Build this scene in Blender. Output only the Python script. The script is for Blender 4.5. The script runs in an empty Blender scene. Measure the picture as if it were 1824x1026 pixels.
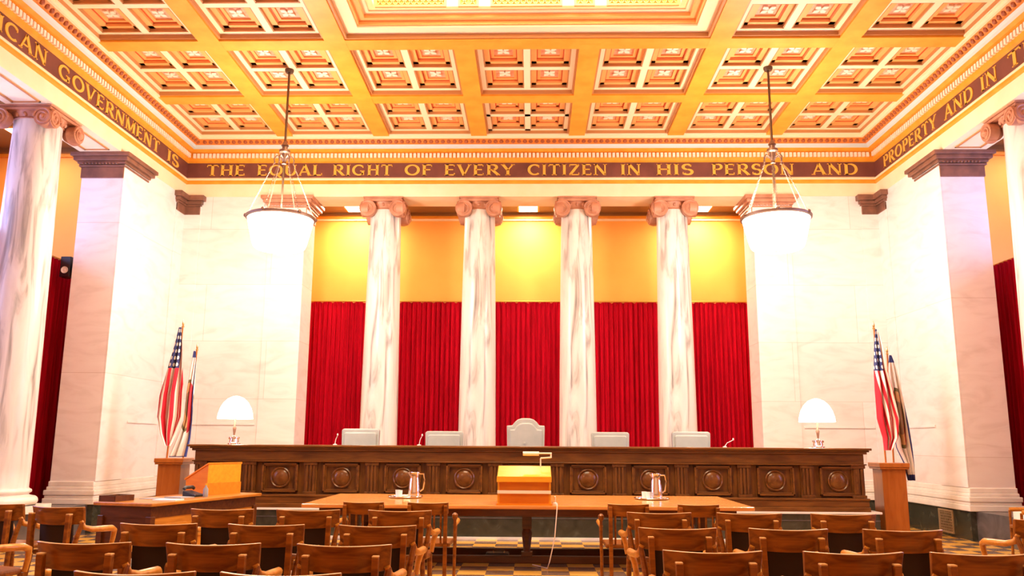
import bpy, math, random
from math import sin, cos, pi, radians as RAD
from mathutils import Matrix, Vector
random.seed(7)
SC = bpy.context.scene
COL = SC.collection

# ------------------------------------------------------------------ camera, world, exposure
cam = bpy.data.cameras.new('camera')
cam.sensor_width = 36.0
cam.lens = 36.0 * 1480.0 / 1824.0
cam.clip_end = 200
camo = bpy.data.objects.new('camera', cam)
COL.objects.link(camo)
camo.matrix_world = Matrix.Translation((0.09, 0, 1.5)) @ (Matrix.Rotation(0.0245, 4, 'Z') @ Matrix.Rotation(pi / 2 + 0.183, 4, 'X') @ Matrix.Rotation(0.006, 4, 'Z'))
SC.camera = camo
w = bpy.data.worlds.new('world'); SC.world = w; w.use_nodes = True
w.node_tree.nodes['Background'].inputs[0].default_value = (0.75, 0.85, 1, 1)
w.node_tree.nodes['Background'].inputs[1].default_value = 0.3
SC.view_settings.view_transform = 'Standard'
SC.view_settings.look = 'None'
SC.view_settings.gamma = 1
SC.view_settings.use_curve_mapping = False
SC.view_settings.exposure = -1.05
SC.cycles.max_bounces = 8
SC.cycles.diffuse_bounces = 5
SC.cycles.sample_clamp_indirect = 6

def lamp(name, kind, loc, energy, color, size=0.3, rot=(0, 0, 0), sy=None, radius=None):
    l = bpy.data.lights.new(name, kind); l.energy = energy; l.color = color
    if kind == 'AREA':
        l.size = size
        if sy: l.shape = 'RECTANGLE'; l.size_y = sy
    else:
        l.shadow_soft_size = radius or size
    o = bpy.data.objects.new(name, l); o.location = loc; o.rotation_euler = rot; COL.objects.link(o)
    return o

WARM = (1.0, 0.87, 0.71)
# daylight falling through the ceiling lights of the two halves of the room
lamp('laylight_daylight', 'AREA', (0, 8.6, 8.75), 2300, (1.0, 0.84, 0.6), 4.8, (0, 0, 0), 5.4)

# ------------------------------------------------------------------ mesh helpers
class MB:
    def __init__(s): s.v = []; s.f = []; s.m = []; s.uv = None
    def add(s, vs, fs, m=0, T=None):
        b = len(s.v)
        s.v += [tuple(T @ Vector(p)) if T else tuple(p) for p in vs]
        for f in fs: s.f.append(tuple(i + b for i in f)); s.m.append(m)
    def box(s, x0, x1, y0, y1, z0, z1, m=0, T=None):
        vs = [(x, y, z) for z in (z0, z1) for y in (y0, y1) for x in (x0, x1)]
        s.add(vs, [(0, 2, 3, 1), (4, 5, 7, 6), (0, 1, 5, 4), (2, 6, 7, 3), (0, 4, 6, 2), (1, 3, 7, 5)], m, T)
        return s
    def cbox(s, c, d, m=0, T=None):
        return s.box(c[0] - d[0] / 2, c[0] + d[0] / 2, c[1] - d[1] / 2, c[1] + d[1] / 2, c[2] - d[2] / 2, c[2] + d[2] / 2, m, T)
    def prism(s, poly, d0, d1, plane='XZ', m=0, T=None):
        # poly in 2D, extruded along the remaining axis
        n = len(poly); P = []
        for d in (d0, d1):
            for a, b in poly:
                P.append({'XZ': (a, d, b), 'XY': (a, b, d), 'YZ': (d, a, b)}[plane])
        fs = [tuple(range(n - 1, -1, -1)), tuple(range(n, 2 * n))] + [(i, (i + 1) % n, n + (i + 1) % n, n + i) for i in range(n)]
        s.add(P, fs, m, T); return s
    def lathe(s, prof, seg=32, m=0, T=None, cap=True):
        vs = []; fs = []; k = len(prof)
        for i in range(seg):
            a = 2 * pi * i / seg
            for r, z in prof: vs.append((r * cos(a), r * sin(a), z))
        for i in range(seg):
            j = (i + 1) % seg
            for q in range(k - 1): fs.append((i * k + q, j * k + q, j * k + q + 1, i * k + q + 1))
        if cap:
            if prof[0][0] > 1e-4: fs.append(tuple(i * k for i in range(seg - 1, -1, -1)))
            if prof[-1][0] > 1e-4: fs.append(tuple(i * k + k - 1 for i in range(seg)))
        s.add(vs, fs, m, T); return s
    def tube(s, pts, r, seg=8, m=0, T=None, closed=False):
        pts = [Vector(p) for p in pts]; n = len(pts); rs = r if isinstance(r, (list, tuple)) else [r] * n
        vs = []; fs = []; up0 = None
        for i, p in enumerate(pts):
            if closed: d = pts[(i + 1) % n] - pts[i - 1]
            else: d = (pts[min(i + 1, n - 1)] - pts[max(i - 1, 0)])
            d.normalize()
            if up0 is None:
                up = Vector((0, 0, 1)) if abs(d.z) < 0.9 else Vector((1, 0, 0))
            else: up = up0
            a = d.cross(up); a.normalize(); b = a.cross(d); b.normalize(); up0 = b
            for k in range(seg):
                t = 2 * pi * k / seg; vs.append(tuple(p + rs[i] * (cos(t) * a + sin(t) * b)))
        L = n if closed else n - 1
        for i in range(L):
            for k in range(seg):
                i2 = (i + 1) % n; k2 = (k + 1) % seg
                fs.append((i * seg + k, i * seg + k2, i2 * seg + k2, i2 * seg + k))
        if not closed: fs += [tuple(range(seg - 1, -1, -1)), tuple((n - 1) * seg + k for k in range(seg))]
        s.add(vs, fs, m, T); return s
    def ball(s, c, r, m=0, seg=12, T=None, sz=1.0):
        prof = [(r * sin(pi * i / 8) if 0 < i < 8 else 0.00001, -r * sz * cos(pi * i / 8)) for i in range(9)]
        M = Matrix.Translation(c)
        return s.lathe(prof, seg, m, (T @ M) if T else M, cap=False)
    def grid(s, fn, nu, nv, m=0, T=None, mf=None):
        vs = [fn(i / nu, j / nv) for j in range(nv + 1) for i in range(nu + 1)]
        b = len(s.v); s.v += [tuple(T @ Vector(p)) if T else tuple(p) for p in vs]
        for j in range(nv):
            for i in range(nu):
                a = j * (nu + 1) + i + b
                s.f.append((a, a + 1, a + nu + 2, a + nu + 1)); s.m.append(mf((i + .5) / nu, (j + .5) / nv) if mf else m)
        return s
    def build(s, name, mats, parent=None, smooth=False, bevel=0, loc=None, rot=None):
        me = bpy.data.meshes.new(name)
        me.from_pydata(s.v, [], s.f)
        if not isinstance(mats, (list, tuple)): mats = [mats]
        for m in mats: me.materials.append(m)
        me.polygons.foreach_set('material_index', s.m)
        if smooth:
            me.polygons.foreach_set('use_smooth', [True] * len(s.f))
            try: me.set_sharp_from_angle(angle=RAD(smooth if smooth is not True else 40))
            except Exception: pass
        me.update()
        o = bpy.data.objects.new(name, me); COL.objects.link(o)
        if parent: o.parent = parent
        if loc: o.location = loc
        if rot: o.rotation_euler = rot
        if bevel:
            b = o.modifiers.new('bevel', 'BEVEL'); b.width = bevel; b.segments = 2; b.limit_method = 'ANGLE'
        return o

def tag(o, label=None, cat=None, group=None, kind=None):
    if label: o['label'] = label
    if cat: o['category'] = cat
    if group: o['group'] = group
    if kind: o['kind'] = kind
    return o
def thing(name, label, cat, loc=(0, 0, 0), rz=0, group=None):
    o = bpy.data.objects.new(name, None); COL.objects.link(o); o.empty_display_size = .1
    o.location = loc; o.rotation_euler = (0, 0, rz)
    return tag(o, label, cat, group, 'thing')
def struct(o): o['kind'] = 'structure'; return o
def dup(root, loc, rz=0, label=None, group=None):
    r = root.copy(); COL.objects.link(r); r.location = loc; r.rotation_euler = (0, 0, rz)
    if label: r['label'] = label
    if group: r['group'] = group
    for ch in list(root.children):
        c = ch.copy(); COL.objects.link(c); c.parent = r
        for g in list(ch.children):
            d = g.copy(); COL.objects.link(d); d.parent = c
    return r

# ------------------------------------------------------------------ materials
def newmat(name):
    m = bpy.data.materials.new(name); m.use_nodes = True
    nt = m.node_tree; return m, nt, nt.nodes['Principled BSDF']
def N(nt, t, **k):
    n = nt.nodes.new(t)
    for a, b in k.items(): setattr(n, a, b)
    return n
def plain(name, c, rough=.5, metal=0, coat=0, spec=.5):
    m, nt, b = newmat(name)
    b.inputs['Base Color'].default_value = (*c, 1); b.inputs['Roughness'].default_value = rough
    b.inputs['Metallic'].default_value = metal; b.inputs['Coat Weight'].default_value = coat
    b.inputs['Specular IOR Level'].default_value = spec
    return m
def emis(name, c, e):
    m, nt, b = newmat(name)
    b.inputs['Base Color'].default_value = (*c, 1)
    b.inputs['Emission Color'].default_value = (*c, 1); b.inputs['Emission Strength'].default_value = e
    return m
def noisy(name, stops, scale=(4, 4, 4), nscale=1.0, detail=5, dist=0.0, rough=.45, coat=0, bump=0, spec=.5, blocks=None):
    m, nt, b = newmat(name)
    tc = N(nt, 'ShaderNodeTexCoord'); mp = N(nt, 'ShaderNodeMapping'); mp.inputs['Scale'].default_value = scale
    nt.links.new(tc.outputs['Object'], mp.inputs['Vector'])
    nz = N(nt, 'ShaderNodeTexNoise'); nz.inputs['Scale'].default_value = nscale; nz.inputs['Detail'].default_value = detail
    nz.inputs['Distortion'].default_value = dist
    nt.links.new(mp.outputs[0], nz.inputs['Vector'])
    cr = N(nt, 'ShaderNodeValToRGB'); el = cr.color_ramp.elements
    el[0].position, el[0].color = stops[0][0], (*stops[0][1], 1)
    el[1].position, el[1].color = stops[-1][0], (*stops[-1][1], 1)
    for p, c in stops[1:-1]:
        e = el.new(p); e.color = (*c, 1)
    nt.links.new(nz.outputs['Fac'], cr.inputs['Fac'])
    out = cr.outputs['Color']
    if blocks:
        bk = N(nt, 'ShaderNodeTexBrick'); mp2 = N(nt, 'ShaderNodeMapping')
        mp2.inputs['Rotation'].default_value = blocks['rot']
        nt.links.new(tc.outputs['Object'], mp2.inputs['Vector']); nt.links.new(mp2.outputs[0], bk.inputs['Vector'])
        bk.inputs['Scale'].default_value = 1; bk.inputs['Brick Width'].default_value = blocks['w']; bk.inputs['Row Height'].default_value = blocks['h']
        bk.inputs['Mortar Size'].default_value = .006
        bk.inputs['Color1'].default_value = (1, 1, 1, 1); bk.inputs['Color2'].default_value = (.93, .91, .89, 1); bk.inputs['Mortar'].default_value = (.8, .74, .7, 1)
        mx = N(nt, 'ShaderNodeMix', data_type='RGBA', blend_type='MULTIPLY'); mx.inputs['Factor'].default_value = 1
        nt.links.new(out, mx.inputs['A']); nt.links.new(bk.outputs['Color'], mx.inputs['B']); out = mx.outputs['Result']
    nt.links.new(out, b.inputs['Base Color'])
    b.inputs['Roughness'].default_value = rough; b.inputs['Coat Weight'].default_value = coat; b.inputs['Coat Roughness'].default_value = .15
    b.inputs['Specular IOR Level'].default_value = spec
    if bump:
        bp = N(nt, 'ShaderNodeBump'); bp.inputs['Strength'].default_value = bump; bp.inputs['Distance'].default_value = .02
        nt.links.new(nz.outputs['Fac'], bp.inputs['Height']); nt.links.new(bp.outputs[0], b.inputs['Normal'])
    return m

M = {}
M['marble'] = noisy('white_marble', [(.28, (.75, .665, .64)), (.5, (.85, .775, .76)), (.7, (.88, .815, .8))], (1.2, 1.2, 3.5), 1.0, 6, 1.5, .35, blocks=dict(rot=(pi / 2, 0, 0), w=2.6, h=1.15))
M['marble_side'] = noisy('white_marble_side', [(.28, (.75, .665, .64)), (.5, (.85, .775, .76)), (.7, (.88, .815, .8))], (1.2, 1.2, 3.5), 1.0, 6, 1.5, .35, blocks=dict(rot=(pi / 2, 0, pi / 2), w=2.6, h=1.15))
M['marble_plain'] = noisy('marble_moulding', [(.3, (.74, .66, .6)), (.6, (.86, .8, .74))], (2, 2, 2), 1, 5, 1, .35)
M['column'] = noisy('veined_marble', [(.28, (.2, .185, .18)), (.38, (.45, .405, .385)), (.46, (.66, .605, .58)), (.66, (.76, .71, .68))], (4.2, 4.2, .55), 1.3, 9, 1.2, .3)
M['capital'] = noisy('brown_stone', [(.3, (.36, .14, .075)), (.7, (.56, .26, .16))], (6, 6, 6), 1, 4, 0, .5)
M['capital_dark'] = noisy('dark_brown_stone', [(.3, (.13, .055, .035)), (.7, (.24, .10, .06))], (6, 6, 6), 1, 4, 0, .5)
M['dado'] = noisy('green_black_marble', [(.3, (.03, .03, .02)), (.6, (.048, .045, .032)), (.8, (.09, .09, .065))], (3, 3, 3), 1, 7, 2, .2)
M['dado_grey'] = noisy('grey_marble', [(.3, (.06, .05, .05)), (.7, (.13, .11, .11))], (3, 3, 3), 1, 6, 1, .25)
M['cream'] = noisy('cream_plaster', [(.3, (.86, .68, .42)), (.7, (.9, .74, .5))], (3, 3, 3), 1, 3, 0, .6)
M['ceil_cream'] = plain('ceiling_cream', (.92, .74, .48), .55)
M['gold'] = noisy('gilded_plaster', [(.3, (.74, .25, .01)), (.7, (.82, .33, .025))], (5, 5, 5), 1, 4, 0, .45)
M['beam'] = noisy('gold_beam', [(.3, (.76, .28, .012)), (.7, (.84, .36, .03))], (3, 3, 3), 1, 4, 0, .5)
M['orange'] = plain('coffer_orange', (.86, .4, .12), .5)
M['red_line'] = plain('coffer_red', (.55, .08, .015), .5)
M['pink'] = noisy('coffer_pink', [(.3, (.72, .3, .17)), (.7, (.84, .44, .3))], (14, 14, 14), 1, 3, 0, .5)
M['umber'] = plain('umber_moulding', (.48, .2, .06), .5)
M['maroon'] = noisy('maroon_frieze', [(.3, (.115, .03, .022)), (.7, (.17, .05, .035))], (3, 3, 3), 1, 4, 0, .5)
M['letter'] = plain('gold_letters', (.82, .42, .06), .4)
M['grey_cove'] = plain('blue_grey_cove', (.55, .6, .58), .6)
M['egg'] = plain('carved_red_gold', (.7, .19, .018), .5)
M['egg_dark'] = plain('carved_dark', (.32, .08, .02), .5)
M['dentil'] = plain('dentil_ivory', (.88, .74, .58), .5)
M['yellow_wall'] = noisy('yellow_wall', [(.3, (.84, .345, .055)), (.7, (.86, .385, .07))], (1, 1, 1), 1, 3, 0, .7)
M['brown_paint'] = plain('brown_ceiling_paint', (.2, .085, .02), .5)
M['curtain'] = noisy('red_velvet', [(.3, (.27, .001, .008)), (.7, (.52, .002, .02))], (34, 34, 1.2), 1, 4, 0, .85, spec=.08)
def wood(name, a, b, rough=.35, coat=.3, scale=(2, 14, 14)):
    return noisy(name, [(.3, a), (.7, b)], scale, 1.6, 6, .6, rough, coat, spec=.25)
M['chair'] = wood('chair_oak', (.12, .028, .0015), (.33, .1, .008), .34, .2)
M['chair_light'] = wood('chair_oak_pale', (.42, .15, .014), (.6, .24, .03), .3, .3)  # paler oak, the glints on the arms are put into its colour
M['edge_glint'] = wood('wood_edge_glint', (.6, .3, .1), (.75, .45, .2), .3, .3)  # highlight of rail tops and post tips, put into the wood colour
M['leather_dark'] = plain('dark_leather', (.022, .007, .003), .55, spec=.25)
M['walnut'] = wood('walnut', (.065, .02, .0025), (.17, .06, .01), .42, .1, (9, 9, 2))
M['walnut_h'] = wood('walnut_rail', (.08, .025, .0035), (.2, .072, .013), .36, .2, (1.2, 9, 9))
M['walnut_light'] = wood('walnut_medallion', (.09, .027, .004), (.18, .064, .013), .32, .3, (7, 7, 7))
M['table'] = wood('table_wood', (.58, .21, .045), (.7, .3, .08), .25, .3, (1.2, 10, 10))
M['table_dark'] = wood('table_dark', (.06, .014, .002), (.12, .032, .005), .35, .3)
M['desk'] = wood('desk_wood', (.38, .13, .012), (.56, .22, .025), .32, .2, (8, 1.4, 8))
M['oak_yellow'] = wood('yellow_oak', (.74, .3, .012), (.84, .38, .02), .35, .2)
M['oak_orange'] = wood('orange_oak', (.72, .2, .006), (.8, .26, .012), .4, .1)
M['stand'] = wood('stand_wood', (.36, .10, .015), (.46, .14, .025), .35, .4, (9, 9, 1.5))
M['grey_leather'] = noisy('grey_leather', [(.3, (.36, .38, .37)), (.7, (.44, .46, .45))], (4, 4, 4), 1, 4, 0, .35)
M['brass'] = plain('brass', (.75, .5, .2), .3, 1)
M['bronze'] = plain('bronze', (.12, .07, .04), .4, .8)
M['chain'] = plain('chain_bronze', (.22, .13, .09), .45, .7)
M['silver'] = plain('silver', (.85, .83, .8), .12, 1)
M['white'] = plain('white_enamel', (.85, .83, .8), .3)
M['black'] = plain('black_plastic', (.012, .012, .014), .35)
M['paper'] = plain('grey_paper', (.3, .3, .32), .8)
M['paper_white'] = plain('white_paper', (.8, .8, .78), .8)
M['glass_white'] = emis('lamp_glass', (1, .93, .8), 9)
M['shade_lit'] = emis('lit_lampshade', (1, .95, .82), 5)
M['panel_light'] = emis('ceiling_panel_light', (1, .9, .7), 14)
M['laylight'] = emis('laylight_glass', (1, .82, .45), 5)
M['daylight'] = emis('daylit_window', (.38, .47, 1.0), 25)
M['well'] = plain('well_plaster', (.9, .76, .36), .6)
M['grille'] = plain('grille_gold', (.6, .32, .08), .5)
M['grille_back'] = plain('grille_back', (.55, .36, .08), .8)
M['vent'] = plain('vent_brass', (.42, .28, .15), .45, .3)
M['gold_rod'] = plain('gilt_rod', (.72, .4, .08), .35, .6)

def floor_mat():
    m, nt, b = newmat('checker_tiles')
    tc = N(nt, 'ShaderNodeTexCoord'); mp = N(nt, 'ShaderNodeMapping')
    mp.inputs['Location'].default_value = (0.12, 0.13, 0.03)
    ck = N(nt, 'ShaderNodeTexChecker'); ck.inputs['Scale'].default_value = 1 / .325
    nt.links.new(tc.outputs['Object'], mp.inputs['Vector']); nt.links.new(mp.outputs[0], ck.inputs['Vector'])
    nz = N(nt, 'ShaderNodeTexNoise'); nz.inputs['Scale'].default_value = 3; nz.inputs['Detail'].default_value = 6
    nt.links.new(tc.outputs['Object'], nz.inputs['Vector'])
    def ramp(c0, c1):
        r = N(nt, 'ShaderNodeValToRGB'); r.color_ramp.elements[0].position = .3; r.color_ramp.elements[1].position = .7
        r.color_ramp.elements[0].color = (*c0, 1); r.color_ramp.elements[1].color = (*c1, 1)
        nt.links.new(nz.outputs['Fac'], r.inputs['Fac']); return r
    a = ramp((.72, .36, .05), (.84, .46, .09)); d = ramp((.13, .07, .045), (.22, .13, .09))
    nt.links.new(a.outputs[0], ck.inputs['Color1']); nt.links.new(d.outputs[0], ck.inputs['Color2'])
    nt.links.new(ck.outputs['Color'], b.inputs['Base Color'])
    b.inputs['Roughness'].default_value = .2
    return m
M['floor'] = floor_mat()

# ------------------------------------------------------------------ room shell
HW, D = 7.09, 16.4            # half width of the room, plane of the back colonnade
PZ = .455                     # height of the stone platform
AZ = 6.44                     # underside of the architrave
TH = .72                      # thickness of the colonnade walls
YB = -3.5                     # wall behind the camera

struct(MB().box(-7.3, 7.3, YB, 17.2, -.2, 0).build('floor', M['floor']))
# judges' platform
mb = MB().box(-5.5, 5.5, 13.47, 19.2, 0, PZ - .03)
pl = struct(mb.build('platform', M['dado']))
struct(MB().box(-5.53, 5.53, 13.44, 19.2, PZ - .03, PZ).build('platform_edge', M['marble_plain'], pl))
struct(MB().box(-5.505, 5.505, 13.462, 13.47, .315, .33).build('platform_joint', M['dado_grey'], pl))
struct(MB().box(-5.52, 5.52, 13.42, 13.47, 0, .035).build('platform_skirting', M['marble_plain'], pl))
for sx, nm in ((-1, 'left'), (1, 'right')):
    x0, x1 = sorted((sx * 7.15, sx * 10.3))
    struct(MB().box(x0, x1, YB, 14.9, 0, PZ).build('platform_%s' % nm, M['dado_grey']))
    # side wall between pillar front and back corner
    xa, xb = sorted((sx * HW, sx * (HW + TH)))
    wl = struct(MB().box(xa, xb, 13.8, D + TH, PZ, AZ, 0).build('wall_%s' % nm, M['marble_side']))
    b = MB()
    def ring(mb, e, z0, z1):
        x0, x1 = sorted((sx * (HW - e), sx * (HW + TH + e)))
        mb.box(x0, x1, 13.8 - e, D + .2, z0, z1)
    ring(b, .07, PZ, .55); ring(b, .05, .55, .60); ring(b, .065, .60, .68); ring(b, .035, .68, .735); ring(b, .02, .735, .82)
    struct(b.build('baseboard_%s' % nm, M['marble_plain'], bevel=.012))
    struct(MB().box(*sorted((sx * (HW - .03), sx * (HW + .06))), 13.8, D + .1, 0, PZ).build('dado_%s' % nm, M['dado']))
    # chair-rail line and shallow pilaster strips of the side wall
    r = MB()
    r.box(*sorted((sx * (HW - .025), sx * HW)), 14.75, 15.9, 1.79, 1.83)
    r.box(*sorted((sx * (HW - .03), sx * HW)), 13.8, 14.7, .82, AZ)
    r.box(*sorted((sx * (HW - .03), sx * HW)), 16.0, D, .82, AZ)
    struct(r.build('trim_%d' % (1 if sx < 0 else 2), M['marble_side'], bevel=.005))
    # back wall beside the colonnade
    xi, xo = sx * 4.55, sx * (HW + TH)
    wb = struct(MB().box(*sorted((xi, xo)), D, D + TH, 0, AZ).build('wall_back', M['marble']))
    b = MB()
    for e, z0, z1 in ((.07, PZ, .55), (.05, .55, .60), (.065, .60, .68), (.035, .68, .735), (.02, .735, .82)):
        b.box(*sorted((xi - sx * e, sx * HW)), D - e, D + .1, z0, z1)
    struct(b.build('baseboard_back', M['marble_plain'], bevel=.012))
    struct(MB().box(*sorted((sx * 5.4, sx * HW)), D - .03, D + .05, 0, PZ).build('dado_back', M['dado'], wb))
    r = MB()
    r.box(*sorted((sx * 5.35, sx * 6.7)), D - .025, D, 1.79, 1.83)
    r.box(*sorted((sx * 4.55, sx * 5.3)), D - .03, D, .82, AZ)
    r.box(*sorted((sx * 6.72, sx * HW)), D - .03, D, .82, AZ)
    struct(r.build('trim_%d' % (3 if sx < 0 else 4), M['marble'], bevel=.005))
    # aisle outer wall, end wall, ceiling
    X2 = sx * 10.2
    ow = MB()
    ow.box(*sorted((X2, X2 + sx * .3)), YB, 15.3, 0, 1.6)
    ow.box(*sorted((X2, X2 + sx * .3)), YB, 15.3, 5.9, 7.2)
    ys = [YB, 7.4, 8.9, 9.7, 11.2, 12.0, 13.5, 15.3]
    for k in range(0, len(ys), 2): ow.box(*sorted((X2, X2 + sx * .3)), ys[k], ys[k + 1], 1.6, 5.9)
    struct(ow.build('wall_aisle_%s' % nm, M['yellow_wall']))
    for k in range(3):
        y0, y1 = ys[1 + 2 * k], ys[2 + 2 * k]
        fr = MB()
        for zz in (1.6, 3.0, 4.45, 5.84): fr.box(*sorted((X2 + sx * .03, X2 + sx * .09)), y0, y1, zz, zz + .06)
        for yy in (y0, (y0 + y1) / 2 - .03, y1 - .06): fr.box(*sorted((X2 + sx * .03, X2 + sx * .09)), yy, yy + .06, 1.6, 5.9)
        wn = struct(fr.build('window_%d' % (k + 1 + (0 if sx < 0 else 3)), M['white']))
        struct(MB().box(*sorted((X2 + sx * .05, X2 + sx * .06)), y0, y1, 1.6, 5.9).build('pane', M['daylight'], wn))
    struct(MB().box(*sorted((sx * (HW + TH), X2)), 15.0, 15.3, 0, 7.2).build('wall_aisle_end_%s' % nm, M['yellow_wall']))
    struct(MB().box(*sorted((sx * HW, X2)), YB, 15.3, 6.95, 7.1).build('ceiling_aisle_%s' % nm, M['brown_paint']))
    cm = MB()
    cm.box(*sorted((sx * (HW + TH), X2)), 14.86, 15.0, 6.86, 6.95, 0); cm.box(*sorted((sx * (HW + TH), X2)), 14.93, 15.0, 6.8, 6.86, 1)
    struct(cm.build('trim_%d' % (5 if sx < 0 else 6), [M['brown_paint'], M['gold']]))
    lp = thing('ceiling_light', 'bright panel light on the %s aisle ceiling behind the column' % nm, 'light', (sx * 9.05, 14.1, 6.95), 0, 'panel lights above the aisles')
    MB().box(-.26, .26, -.36, .36, -.035, 0).build('frame', M['gold'], lp)
    MB().box(-.22, .22, -.32, .32, -.045, -.036).build('diffuser', M['panel_light'], lp)
    lamp('aisle_panel_lamp', 'AREA', (sx * 9.05, 14.1, 6.88), 60, WARM, .5, (0, 0, 0), .7)

struct(MB().box(-10.4, 10.4, YB - .3, YB, 0, 9).build('wall_rear', M['cream']))
# alcove behind the columns
struct(MB().box(-5.6, 5.6, 19.0, 19.3, 0, 7).build('wall_alcove', M['yellow_wall']))
for sx, nm in ((-1, 'left'), (1, 'right')):
    struct(MB().box(*sorted((sx * 5.3, sx * 5.6)), D + TH, 19.0, 0, 7).build('wall_alcove_%s' % nm, M['yellow_wall']))
struct(MB().box(-5.6, 5.6, D + TH, 19.3, 6.78, 6.95).build('ceiling_alcove', M['brown_paint']))
cm = MB(); cm.box(-5.3, 5.3, 18.82, 19.0, 6.72, 6.78, 0); cm.box(-5.3, 5.3, 18.9, 19.0, 6.66, 6.72, 1); cm.box(-5.3, 5.3, 18.94, 19.0, 6.62, 6.66, 2)
struct(cm.build('trim_7', [M['brown_paint'], M['gold'], M['cream']]))
for x, wd in ((-3.97, 'left'), (0, 'middle'), (3.93, 'right')):
    lp = thing('ceiling_light', 'square panel light on the alcove ceiling, %s of the three over the curtains' % wd, 'light', (x, 18.3, 6.78), 0, 'panel lights of the alcove ceiling')
    MB().box(-.25, .25, -.36, .36, -.03, 0).build('frame', M['gold'], lp)
    MB().box(-.21, .21, -.32, .32, -.04, -.031).build('diffuser', M['panel_light'], lp)
    lamp('alcove_panel_lamp', 'AREA', (x, 18.3, 6.72), 230, (1, .85, .55), .45, (0, 0, 0), .65)

# entablature: sweep of (inset, height) profiles round the room
def sweep(name, prof, mats, idx=None, y0=YB):
    mb = MB(); path = lambda p: [(-(HW - p), y0), (-(HW - p), D - p), (HW - p, D - p), (HW - p, y0)]
    for k in range(len(prof) - 1):
        a, b = path(prof[k][0]), path(prof[k + 1][0])
        for q in range(3):
            mb.add([(*a[q], prof[k][1]), (*a[q + 1], prof[k][1]), (*b[q + 1], prof[k + 1][1]), (*b[q], prof[k + 1][1])], [(0, 1, 2, 3)], idx[k] if idx else 0)
    return struct(mb.build(name, mats))
# architrave body with soffit (runs over the side colonnades and the back one)
ab = MB()
ab.box(-HW - TH, -HW + .0, YB, D + TH, AZ, 7.65); ab.box(HW, HW + TH, YB, D + TH, AZ, 7.65); ab.box(-HW, HW, D, D + TH, AZ, 7.65)
arch = struct(ab.build('trim_8', M['cream']))
sweep('trim_9', [(0, AZ), (.012, AZ), (.012, 6.72), (0, 6.72)], M['cream'])
sweep('trim_10', [(.0, 6.70), (.05, 6.735), (.05, 6.775), (.03, 6.785), (.035, 6.825), (.012, 6.85)], [M['gold'], M['cream']], [0, 0, 0, 1, 1])
frieze = sweep('trim_11', [(.012, 6.85), (.012, 7.17)], M['maroon'])
sweep('trim_12', [(.012, 7.165), (.05, 7.19), (.06, 7.235), (.06, 7.36), (.13, 7.375), (.19, 7.41)], [M['gold']])
sweep('trim_13', [(.19, 7.41), (.23, 7.43), (.255, 7.475)], [M['grey_cove']])
sweep('trim_14', [(.255, 7.475), (.30, 7.49), (.36, 7.56)], [M['egg']])
sweep('trim_15', [(.36, 7.56), (.40, 7.565), (.40, 7.605), (.43, 7.605), (.43, 7.7)], [M['ceil_cream']])
# dentils and carved eggs
dm = MB(); em = MB()
n = 170
for i in range(n):
    x = -HW + .13 + (2 * HW - .26) * (i + .5) / n
    dm.box(x - .026, x + .026, D - .1, D - .055, 7.255, 7.345)
for sx in (-1, 1):
    for i in range(160):
        y = D - .13 - i * .083
        dm.box(*sorted((sx * (HW - .1), sx * (HW - .055))), y - .026, y + .026, 7.255, 7.345)
    for i in range(110):
        y = D - .13 - i * .12
        em.ball((sx * (HW - .315), y - .2, 7.52), .046, 0, 6, None, 1.0)
for i in range(112):
    x = -HW + .4 + (2 * HW - .8) * (i + .5) / 112
    em.ball((x, D - .315, 7.52), .046, 0, 6, None, 1.0)
struct(dm.build('trim_16', M['dentil'])); struct(em.build('trim_17', M['egg_dark'], smooth=True))
# panelled soffits between column and pillar
for sx in (-1, 1):
    s = MB()
    for e in (.12, .16):
        xa, xb = sorted((sx * (HW + e), sx * (HW + TH - e)))
    xa, xb = sorted((sx * (HW + .14), sx * (HW + TH - .14)))
    for y0, y1 in ((12.5, 13.55), (10.4, 11.5)):
        s.box(xa, xa + .03, y0, y1, AZ - .015, AZ); s.box(xb - .03, xb, y0, y1, AZ - .015, AZ)
        s.box(xa, xb, y0, y0 + .03, AZ - .015, AZ); s.box(xa, xb, y1 - .03, y1, AZ - .015, AZ)
    struct(s.build('trim_%d' % (18 if sx < 0 else 19), M['umber']))

# pilaster capitals (brown) on wall ends and in the corners
def pil_cap(name, x0, x1, y0, y1, parent=None, dark=True, zb=6.0):
    c = MB()
    for e, z0, z1 in ((.02, zb, zb + .2), (.05, zb + .2, zb + .235), (.07, zb + .25, zb + .3), (.12, zb + .3, zb + .37), (.16, zb + .37, AZ - .001)):
        c.box(x0 - e, x1 + e, y0 - e, y1 + e, z0, z1)
    for k in range(int((x1 - x0) / .06)):
        x = x0 + .03 + k * .06
        c.box(x - .018, x + .018, y0 - .085, y0 - .05, zb + .235, zb + .27)
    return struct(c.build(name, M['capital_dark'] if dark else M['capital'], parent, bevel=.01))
for sx in (-1, 1):
    xa, xb = sorted((sx * HW, sx * (HW + TH)))
    pil_cap('pilaster_capital', xa, xb, 13.8, 14.65)
    # corner L
    c = MB()
    for e, z0, z1 in ((.05, 6.05, 6.22), (.075, 6.22, 6.26), (.1, 6.26, 6.33), (.15, 6.33, AZ - .001)):
        c.box(*sorted((sx * (HW - .3 - e), sx * HW)), D - e, D, z0, z1)
        c.box(*sorted((sx * (HW - e), sx * HW)), D - .35 - e, D, z0, z1)
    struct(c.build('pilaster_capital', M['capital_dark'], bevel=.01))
    pil_cap('pilaster_capital', *sorted((sx * 4.55, sx * 5.3)), D, D + TH - .02, None, False)

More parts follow.
